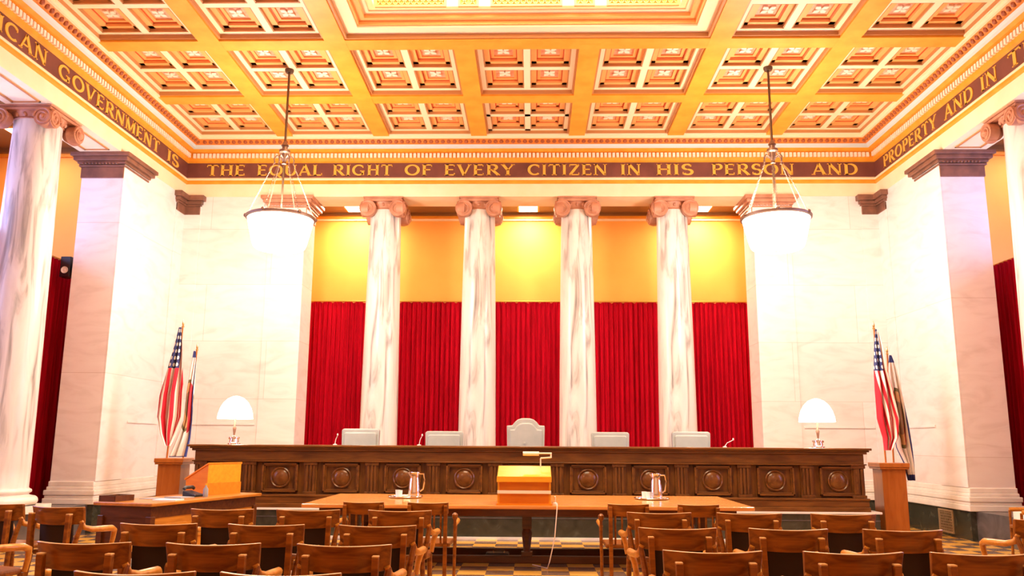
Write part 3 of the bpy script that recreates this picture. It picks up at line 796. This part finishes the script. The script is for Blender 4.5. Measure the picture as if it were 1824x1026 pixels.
def stand(label, x):
    t = thing('flag_stand', label, 'stand', (x, 14.0, 0), 0, 'wooden flag stands')
    MB().box(-.19, .19, -.19, .19, .08, 1.1).build('body', M['stand'], t, bevel=.008)
    b = MB(); b.box(-.23, .23, -.23, .23, 1.1, 1.13); b.box(-.24, .24, -.24, .24, 1.13, 1.2); b.build('top', M['stand'], t, bevel=.008)
    b = MB(); b.box(-.215, .215, -.215, .215, 0, .08); b.build('plinth', M['stand'], t, bevel=.006)
stand('orange-brown wooden stand holding two flags at the left', -5.86)
stand('orange-brown wooden stand holding two flags at the right', 5.91)
flag('stars and stripes flag drooping from the left stand', -5.95, 13.9, 1.2, 3.46, 'us', .1, [(0, -.02, .02), (.3, -.08, .06), (.69, -.18, .11), (1.16, -.28, .15), (1.53, -.29, .17), (1.8, -.2, .08), (2.0, -.08, .0)], .38, .06, 1.75)
flag('white state flag with blue border, half hidden at the left stand', -5.76, 14.1, 1.2, 3.08, 'state', .1, [(0, -.015, .015), (.2, -.04, .05), (.7, -.09, .05), (1.2, -.1, .06), (1.5, -.2, .05), (1.8, -.3, .0)], .62, -.1, 1.9)
flag('stars and stripes flag drooping from the right stand', 5.83, 13.9, 1.2, 3.46, 'us', -.035, [(0, -.02, .02), (.3, -.06, .07), (.66, -.085, .1), (1.03, -.095, .18), (1.5, -.085, .24), (1.8, -.01, .2), (2.0, .0, .085)], .38, -.16, 1.75)
flag('white state flag with coat of arms beside the right stars and stripes', 6.04, 14.1, 1.2, 3.05, 'state', .03, [(0, -.01, .015), (.24, -.05, .085), (.7, -.05, .14), (1.18, -.03, .2), (1.55, .0, .225), (1.78, .1, .235), (2.07, .15, .235)], .5, 0, 2.1)

# ------------------------------------------------------------------ chandeliers
def chandelier(label, x, y, energy):
    t = thing('chandelier', label, 'chandelier', (x, y, 4.5), 0, 'hanging bowl chandeliers')
    zc = ZC + .1 - 4.5
    MB().lathe([(.06, zc - .06), (.075, zc - .03), (.075, zc)], 20).build('ceiling_rose', M['bronze'], t, smooth=True)
    MB().lathe([(.02, 1.86), (.02, zc - .05)], 10).lathe([(.012, .08), (.012, 1.0), (.018, 1.02), (.018, 1.5)], 8).build('rod', M['bronze'], t, smooth=True)
    h = MB().lathe([(.001, 1.5), (.04, 1.52), (.03, 1.56), (.05, 1.6), (.05, 1.7), (.09, 1.72), (.09, 1.76), (.045, 1.78), (.045, 1.82), (.065, 1.84), (.03, 1.9), (.02, 1.92)], 20)
    for k in range(6):
        a = 2 * pi * k / 6 + .3; h.tube([(.05 * cos(a), .05 * sin(a), 1.62), (.12 * cos(a), .12 * sin(a), 1.66), (.16 * cos(a), .16 * sin(a), 1.6), (.15 * cos(a), .15 * sin(a), 1.52)], .012, 6)
    h.build('hub', M['chain'], t, smooth=True)
    for k in range(6):
        a = 2 * pi * k / 6 + .3; c = MB(); n = 34
        for i in range(n):
            s = i / (n - 1); r = .15 + (.53 - .15) * s ; z = 1.54 + (.62 - 1.54) * s
            T = Matrix.Translation((r * cos(a), r * sin(a), z)) @ Matrix.Rotation(a, 4, 'Z') @ Matrix.Rotation(-.45, 4, 'Y') @ Matrix.Rotation((i % 2) * pi / 2, 4, 'Z')
            c.tube([(.009 * cos(q), 0, .018 * sin(q)) for q in [2 * pi * j / 8 for j in range(8)]], .0026, 4, 0, T, closed=True)
        c.build('chain', M['chain'], t, smooth=True)
    rim = MB().lathe([(.53, .56), (.56, .57), (.565, .6), (.545, .615), (.525, .6)], 48, cap=False)
    for k in range(6):
        a = 2 * pi * k / 6 + .3; rim.ball((.555 * cos(a), .555 * sin(a), .6), .034, 0, 8)
    rim = rim.build('rim', M['chain'], t, smooth=True)
    MB().lathe([(.02, .045), (.25, .05), (.37, .07), (.41, .1), (.435, .16), (.485, .36), (.535, .58)], 48, cap=False).build('glass_bowl', M['glass_white'], t, smooth=True)
    MB().lathe([(.001, 0), (.03, .015), (.04, .04), (.02, .055)], 14).build('finial', M['bronze'], t, smooth=True)
    lamp('chandelier_bulb_up', 'POINT', (x, y, 5.35), energy * .5, WARM, .22)
    lamp('chandelier_bulb_down', 'POINT', (x, y, 4.42), energy * .62, WARM, .3)
chandelier('glowing glass bowl chandelier hanging over the left seats', -4.04, 13.13, 1500)
chandelier('glowing glass bowl chandelier hanging over the right seats', 4.04, 13.13, 1500)
for x in (-3.98, 3.98): lamp('rear_fill_light', 'POINT', (x, 4.65, 4.6), 520, WARM, .4)  # unseen fill lights added above the seats, no fixture hangs here

# ------------------------------------------------------------------ counsel table and what stands on it
tb = thing('counsel_table', 'long brown counsel table with sledge base below the bench', 'table', (.03, 11.12, 0))
MB().box(-2.68, 2.68, -1.0, 1.0, .715, .76).build('tabletop', M['table'], tb, bevel=.01)
MB().box(-2.5, 2.5, -.85, .85, .62, .715).build('apron', M['table_dark'], tb)
for y in (-.2, .55):
    for x in (-2.2, -.0, 2.2):
        if x == 0 and y > 0: continue
        m = MB(); m.box(x - .06, x + .06, y - .06, y + .06, .42, .62); m.lathe([(.05, .06), (.06, .09), (.04, .14), (.06, .3), (.07, .36), (.05, .42)], 18, 0, Matrix.Translation((x, y, 0)))
        m.box(x - .07, x + .07, y - .07, y + .07, .09, .14)
        m.build('leg', M['table_dark'], tb, smooth=True)
MB().box(-2.3, 2.3, -.26, -.16, 0, .09).build('runner', M['table_dark'], tb, bevel=.01)
MB().box(-2.3, 2.3, .5, .6, 0, .09).build('runner', M['table_dark'], tb, bevel=.01)
# lectern (reading side towards us)
lc = thing('lectern', 'yellow oak lectern on the counsel table, open shelf side facing us', 'lectern', (.0, 10.4, .76))
for s in (-1, 1):
    MB().prism([(-.24, 0), (.24, 0), (.24, .41), (-.24, .29)], s * .305 - .012, s * .305 + .012, 'YZ').build('side_panel', M['oak_yellow'], lc)
MB().prism([(-.27, .28), (.26, .415), (.26, .445), (-.27, .31)], -.325, .325, 'YZ').build('reading_top', M['oak_yellow'], lc, bevel=.004)
MB().box(-.325, .325, -.3, -.268, .27, .335).build('lip', M['oak_yellow'], lc, bevel=.004)
MB().box(-.318, .318, -.285, .2, .135, .17).build('shelf', M['dentil'], lc, bevel=.003)
MB().box(-.29, .29, .19, .22, 0, .38).build('front_panel', M['oak_orange'], lc)
MB().box(-.293, .293, -.235, -.215, .02, .14).build('lower_panel', M['oak_orange'], lc)
MB().box(-.293, .293, -.215, -.195, .17, .29).build('upper_panel', M['oak_orange'], lc)
MB().box(-.33, .33, -.27, .26, 0, .02).build('base', M['oak_orange'], lc)
g = MB(); g.tube([(.2, .2, .43), (.2, .2, .54)], .008, 8); g.tube([(.2, .2, .54), (.33, .2, .55)], .01, 8); g.tube([(.33, .2, .545), (.33, .2, .6)], .01, 8); g.tube([(.34, .2, .6), (.1, .2, .6)], .01, 8)
lamp_t = g.build('reading_lamp', M['dentil'], lc, smooth=True)
MB().tube([(.18, .2, .595), (-.02, .2, .595)], .026, 12).build('lamp_tube', M['dentil'], lamp_t, smooth=True)
def tray_set(x, y, nm, po):
    t = thing('tray', 'round silver tray under the pitcher, %s of the lectern' % nm, 'tray', (x, y, .76), 0, 'silver trays on the counsel table')
    MB().lathe([(.001, 0), (.2, 0), (.225, .012), (.23, .018), (.2, .012), (.001, .01)], 32).build('dish', M['silver'], t, smooth=True)
    MB().tube([(.225 * cos(q), .225 * sin(q), .018) for q in [2 * pi * i / 32 for i in range(32)]], .007, 6, closed=True).build('rim', M['silver'], t, smooth=True)
    p = thing('pitcher', 'tall silver water pitcher on the tray %s of the lectern' % nm, 'pitcher', (x + po, y, .772), 0, 'silver pitchers')
    MB().lathe([(.085, 0), (.088, .02), (.08, .1), (.07, .22), (.062, .27), (.07, .32), (.066, .32), (.056, .27)], 24).build('body', M['silver'], p, smooth=True)
    MB().prism([(-.05, .26), (-.1, .325), (-.045, .32)], -.03, .03).build('spout', M['silver'], p)
    MB().tube([(.06, 0, .3), (.12, 0, .3), (.135, 0, .22), (.115, 0, .1), (.075, 0, .07)], .01, 8).build('handle', M['silver'], p, smooth=True)
    for k, (dx, dy) in enumerate(((-.1, -.02), (-.06, -.1))):
        c = MB().lathe([(.028, 0), (.034, .09), (.031, .09), (.026, .006), (.001, .006)], 16).build('drinking_glass', M['white'], None, smooth=True, loc=(x + dx, y + dy, .771))
        tag(c, 'small white tumbler on the tray %s of the lectern, %s' % (nm, 'farther from the pitcher' if k == 0 else 'nearer the front edge'), 'glass', 'tumblers on the trays', 'thing')
tray_set(-1.59, 11.35, 'left', .115); tray_set(1.68, 11.38, 'right', .06)
mcx = thing('microphone', 'small pale microphone clipped to the counsel table beside the lectern', 'microphone', (.37, 10.28, .76))
MB().lathe([(.03, 0), (.03, .02), (.008, .03)], 12).build('base', M['white'], mcx)
MB().tube([(0, 0, .02), (0, -.03, .1)], .009, 8).build('neck', M['white'], mcx, smooth=True)
tag(MB().tube([(.395, 10.2, .768), (.39, 10.09, .768), (.385, 10.07, .7), (.36, 10.08, .4), (.30, 10.15, .12), (.28, 10.4, .012), (.1, 10.7, .012)], .006, 6).build('cable', M['dentil'], None, smooth=True), 'thin pale cable hanging from the counsel table edge right of the lectern', 'cable', None, 'thing')
eq = thing('equipment_case', 'low black case lying on the tiles under the counsel table', 'case', (-.3, 11.13, 0))
MB().box(-.2, .1, -.12, .12, .0, .1).build('body', M['black'], eq, bevel=.02); MB().box(.1, .34, -.08, .08, 0, .06).build('lid', M['black'], eq, bevel=.01)
MB().tube([(-.1, -.02, .1), (-.1, -.02, .125), (.04, -.02, .125), (.04, -.02, .1)], .008, 6).build('handle', M['silver'], eq)

# ------------------------------------------------------------------ clerk's desk at the left
RZ = RAD(-16)
dk = thing('desk', 'angled wooden clerk desk at the left below the bench', 'desk', (-4.48, 11.16, 0), RZ)
MB().box(-.43, .43, -1.115, 1.115, .72, .76).build('desktop', M['desk'], dk, bevel=.01)
MB().box(-.37, .37, -1.05, 1.05, .58, .72).build('apron', M['table_dark'], dk)
for x in (-.35, .35):
    for y in (-1.03, 1.03): MB().box(x - .04, x + .04, y - .04, y + .04, 0, .6).build('leg', M['table_dark'], dk, bevel=.006)
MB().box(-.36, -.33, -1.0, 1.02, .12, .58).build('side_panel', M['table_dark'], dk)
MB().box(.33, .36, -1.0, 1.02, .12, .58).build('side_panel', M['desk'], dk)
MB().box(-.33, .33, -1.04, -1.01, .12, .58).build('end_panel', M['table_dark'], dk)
for k in range(3):
    y = -.68 + k * .68
    d_ = MB().box(.355, .375, y - .28, y + .28, .3, .5).build('drawer', M['desk'], dk, bevel=.006)
    MB().tube([(.375, y - .08, .4), (.395, y - .07, .4), (.395, y + .07, .4), (.375, y + .08, .4)], .007, 6).build('handle', M['brass'], d_, smooth=True)
def on_desk(lx, ly, z=.76): 
    return (-4.48 + lx * cos(RZ) - ly * sin(RZ), 11.16 + lx * sin(RZ) + ly * cos(RZ), z)
l2 = thing('lectern', 'bright yellow oak lectern with sloped top on the left clerk desk', 'lectern', (-4.38, 11.88, .76), RAD(-28))
for s in (-1, 1): MB().prism([(-.22, 0), (.2, 0), (.2, .41), (-.22, .2)], s * .28 - .012, s * .28 + .012, 'XZ').build('side_panel', M['oak_orange'], l2)
MB().prism([(-.24, .19), (.215, .41), (.215, .435), (-.24, .215)], -.305, .305, 'XZ').build('reading_top', M['oak_orange'], l2, bevel=.004)
MB().box(.19, .21, -.29, .29, 0, .41).build('front_panel', M['oak_yellow'], l2)
MB().box(.208, .216, -.3, .3, 0, .16).build('lower_panel', M['oak_orange'], l2)
tp = thing('telephone', 'black desk telephone on the left clerk desk before the lectern', 'telephone', on_desk(.05, .1), RZ)
MB().prism([(-.1, 0), (.1, 0), (.1, .03), (-.1, .08)], -.09, .09).build('body', M['black'], tp, bevel=.01)
MB().tube([(-.07, -.1, .1), (-.07, -.07, .12), (-.07, .07, .12), (-.07, .1, .1)], .022, 8).build('handset', M['black'], tp, smooth=True)
bt = thing('bottle', 'small clear bottle lying beside the telephone on the clerk desk', 'bottle', on_desk(.23, .12), RZ)
MB().lathe([(.03, 0), (.033, .01), (.033, .1), (.013, .13), (.013, .15)], 16).build('body', M['paper'], bt, smooth=True)
MB().lathe([(.015, .15), (.015, .17)], 12).build('cap', M['oak_yellow'], bt)
for k, (lx, ly, rr_, mt, lb) in enumerate(((-.12, -.42, .1, 'paper', 'grey paper folder on the clerk desk nearest its left corner'), (.02, -.13, -.15, 'paper', 'grey paper folder on the clerk desk nearest the telephone'), (.25, -.62, .2, 'paper_white', 'white sheet of paper on the near right corner of the clerk desk'))):
    tag(MB().box(-.15, .15, -.11, .11, 0, .006 + .004 * k).build('paper_folder', M[mt], None, loc=on_desk(lx, ly), rot=(0, 0, RZ + rr_)), lb, 'paper', 'papers on the clerk desk', 'thing')
tr = thing('letter_tray', 'small brown wooden tray at the left corner of the clerk desk', 'tray', on_desk(-.28, -.9), RZ)
m = MB(); m.box(-.12, .12, -.16, .16, 0, .012); m.box(-.12, -.105, -.16, .16, .012, .07); m.box(.105, .12, -.16, .16, .012, .07); m.box(-.12, .12, -.16, -.145, .012, .07); m.box(-.12, .12, .145, .16, .012, .07)
m.build('tray_box', M['table_dark'], tr)

# ------------------------------------------------------------------ courtroom armchairs (seen from behind)
def arc_panel(w, sag, z0, z1, th, y, m=0, lean=0.0, n=16, flare=0.0, top_m=0):
    mb = MB(); vs = []; fs = []
    for i in range(n + 1):
        s = -1 + 2 * i / n
        for dy in (0, th):
            for k, z in enumerate((z0, z1)):
                x = s * (w + (flare * (1 if k else 0)))
                zz = z - (.006 * (1 - s * s) if k else 0) + (.012 * s * s if not k else 0)
                vs.append((x, y + sag * s * s + dy - lean * k, zz))
    for i in range(n):
        a = i * 4; b = a + 4
        fs += [(a, b, b + 1, a + 1), (a + 2, a + 3, b + 3, b + 2), (a + 1, b + 1, b + 3, a + 3), (a, a + 2, b + 2, b)]
    fs += [(0, 1, 3, 2), (n * 4, n * 4 + 2, n * 4 + 3, n * 4 + 1)]
    mb.add(vs, fs, m)
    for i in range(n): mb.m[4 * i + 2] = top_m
    return mb
def make_chair():
    t = thing('courtroom_armchair', 'x', 'chair', (0, 0, 0), 0, 'wooden courtroom armchairs')
    arc_panel(.285, .09, .70, .87, .032, -.27, lean=.035, flare=.012, top_m=1).build('crest_rail', [M['chair'], M['edge_glint']], t, smooth=40, bevel=.006)
    arc_panel(.185, .03, .47, .71, .022, -.225, lean=.02).build('back_pad', M['leather_dark'], t, smooth=40)
    s = MB(); s.prism([(-.24, -.22), (-.27, .0), (-.25, .22), (-.18, .26), (.18, .26), (.25, .22), (.27, 0), (.24, -.22)], .42, .465, 'XY'); s.build('seat', M['chair'], t, bevel=.015)
    for sx in (-1, 1):
        m = MB(); m.prism([(sx * .205 - .02, .42), (sx * .205 + .02, .42), (sx * .215 + .021, .80), (sx * .215 - .021, .80)], -.315, -.268)
        m.box(sx * .215 - .021, sx * .215 + .021, -.315, -.268, .80, .812, 1)  # pale cap, bright post tip put in as colour
        m.build('back_post', [M['chair'], M['edge_glint']], t, bevel=.004)
        m = MB(); m.tube([(sx * .225, -.25, .43), (sx * .24, -.28, .2), (sx * .255, -.33, 0)], [.024, .024, .018], 8); m.build('leg', M['chair'], t, smooth=True)
        m = MB(); m.tube([(sx * .235, .22, .43), (sx * .24, .24, .2), (sx * .245, .26, 0)], [.026, .024, .017], 8); m.build('leg', M['chair'], t, smooth=True)
        # bent arm: sweeps out from under the crest rail, round to the front
        pts = [(sx * .27, -.2, .74), (sx * .285, -.17, .68), (sx * .3, -.08, .655), (sx * .315, .06, .65), (sx * .315, .16, .645), (sx * .29, .23, .62), (sx * .265, .25, .54), (sx * .25, .24, .44)]
        m = MB(); m.tube(pts, [.02, .024, .027, .03, .03, .028, .024, .022], 10); m.build('armrest', M['chair_light'], t, smooth=True)
        m = MB(); m.tube([(sx * .28, -.19, .73), (sx * .262, -.225, .6), (sx * .235, -.24, .44)], [.02, .024, .026], 8); m.build('side_support', M['chair'], t, smooth=True)
    m = MB(); m.tube([(-.24, -.02, .2), (.24, -.02, .2)], .012, 8); m.build('stretcher', M['chair'], t, smooth=True)
    return t
ROWN = ['first row behind the table', 'second row from table', 'third row from table', 'row cut by the photo bottom']
ROWS_L = [(8.15, [(-1.135, 0, 'nearest the central aisle'), (-2.0, 2, 'second from the aisle'), (-2.8, 0, 'third from the aisle')]),
          (6.75, [(-1.09, 1, 'nearest the central aisle'), (-1.94, -1, 'second from the aisle'), (-2.78, 1, 'third from the aisle')]),
          (5.55, [(-1.075, 0, 'nearest the central aisle'), (-1.9, 1, 'second from the aisle'), (-2.71, -1, 'third from the aisle')]),
          (4.4, [(-1.13, 0, 'nearest the central aisle'), (-1.85, 1, 'second from the aisle'), (-2.85, 0, 'third from the aisle')])]
ROWS_R = [(8.15, [(1.265, 0, 'nearest the central aisle'), (2.1, -2, 'second from the aisle'), (2.95, 0, 'third from the aisle')]),
          (6.75, [(1.19, 1, 'nearest the central aisle'), (2.03, -1, 'second from the aisle'), (2.88, 0, 'third from the aisle')]),
          (5.4, [(1.17, 0, 'nearest the central aisle'), (2.0, 1, 'second from the aisle'), (2.76, -1, 'third from the aisle')]),
          (4.3, [(1.15, 0, 'nearest the central aisle'), (1.95, 1, 'second from the aisle')])]
chair0 = make_chair(); used = [False]
def place(x, y, deg, label):
    if not used[0]:
        o = chair0; used[0] = True; o.location = (x, y, 0); o.rotation_euler = (0, 0, RAD(deg)); o['label'] = label
    else: dup(chair0, (x, y, 0), RAD(deg), label)
for side, rows in (('left', ROWS_L), ('right', ROWS_R)):
    for r, (y, cs) in enumerate(rows):
        for x, dg, wd in cs: place(x, y, dg, 'wooden armchair, %s seats, %s, %s' % (side, ROWN[r], wd))
place(-4.38, 8.28, -14, 'wooden armchair turned inward at far left, before the pale pillar base')
place(-4.36, 6.85, -24, 'wooden armchair turned inward, cut by the left edge of the photo')
place(-5.15, 8.6, -15, 'wooden armchair farthest back at the left edge, mostly out of frame')
place(4.5, 7.75, 10, 'wooden armchair at far right, below the right marble pillar')
place(4.0, 6.5, 22, 'wooden armchair turned inward near the right edge of the photo')

def make_table_chair():
    t = thing('table_armchair', 'x', 'chair', (0, 0, 0), 0, 'armchairs drawn up to the counsel table')
    arc_panel(.215, .05, .74, .87, .03, -.25, lean=.03, top_m=1).build('crest_rail', [M['chair'], M['edge_glint']], t, smooth=40, bevel=.006)
    for k in range(5):
        x = -.14 + k * .07; MB().tube([(x, -.22, .46), (x, -.235, .75)], .011, 6).build('spindle', M['chair'], t, smooth=True)
    MB().box(-.24, .24, -.23, .23, .42, .46).build('seat', M['chair'], t, bevel=.012)
    for sx in (-1, 1):
        MB().box(sx * .19 - .02, sx * .19 + .02, -.27, -.23, .0, .84).build('leg', M['chair'], t, bevel=.006)
        m = MB(); m.tube([(sx * .285, -.2, 0), (sx * .285, -.2, .7)], .016, 8); m.lathe([(.016, .69), (.03, .715), (.03, .745), (.012, .765)], 12, 0, Matrix.Translation((sx * .285, -.2, 0))); m.build('arm_post', M['chair'], t, smooth=True)
        m = MB(); m.tube([(sx * .285, -.2, .64), (sx * .29, 0, .655), (sx * .28, .2, .65)], [.02, .026, .028], 8); m.build('armrest', M['chair_light'], t, smooth=True)
        MB().tube([(sx * .26, .2, .64), (sx * .25, .21, .3), (sx * .245, .22, 0)], .018, 8).build('leg', M['chair'], t, smooth=True)
        MB().tube([(sx * .285, -.2, .3), (sx * .25, .2, .3)], .01, 6).build('stretcher', M['chair_light'], t, smooth=True)
    return t
tc0 = make_table_chair()
TCH = [(-1.68, 9.2, 0, 'wooden armchair at the counsel table, left of the two left of the lectern'), (-1.0, 9.2, 0, 'wooden armchair at the counsel table, just left of the open floor'),
       (1.1, 9.2, 0, 'wooden armchair at the counsel table, just right of the open floor'), (1.83, 9.2, 0, 'wooden armchair at the counsel table, right of the two right of the lectern'),
       (6.6, 11.3, 75, 'wooden armchair standing by the right marble pillar base')]
for k, (x, y, dg, lb) in enumerate(TCH):
    if k == 0: tc0.location = (x, y, 0); tc0['label'] = lb
    else:
        o = dup(tc0, (x, y, 0), RAD(dg), lb)
        if k == 4: o['group'] = 'armchair by the pillar'

# ------------------------------------------------------------------ small wall things
sp = thing('loudspeaker', 'small dark loudspeaker on the left marble pillar by the curtain top', 'speaker', (-7.98, 13.95, 4.25))
MB().box(-.08, .1, -.1, .1, 0, .36).build('cabinet', M['black'], sp, bevel=.012)
MB().lathe([(.06, 0), (.06, .012), (.03, .004), (.001, .01)], 16, 0, Matrix.Translation((.01, -.1, .12)) @ Matrix.Rotation(pi / 2, 4, 'X')).build('cone', M['paper_white'], sp)
MB().box(.1, .168, -.03, .03, .13, .22).build('bracket', M['black'], sp)
vg = thing('floor_vent', 'tan metal air vent grille low on the right wall', 'vent', (HW - .03, 14.6, .05))
m = MB(); m.box(-.02, 0, -.24, .24, 0, .03); m.box(-.02, 0, -.24, .24, .35, .38); m.box(-.02, 0, -.24, -.21, .03, .35); m.box(-.02, 0, .21, .24, .03, .35); m.build('frame', M['vent'], vg)
m = MB()
for k in range(9): m.box(-.012, -.004, -.21 + k * .0495, -.195 + k * .0495, .03, .35)
for k in range(7): m.box(-.012, -.004, -.21, .21, .05 + k * .045, .065 + k * .045)
m.build('lattice', M['vent'], vg)
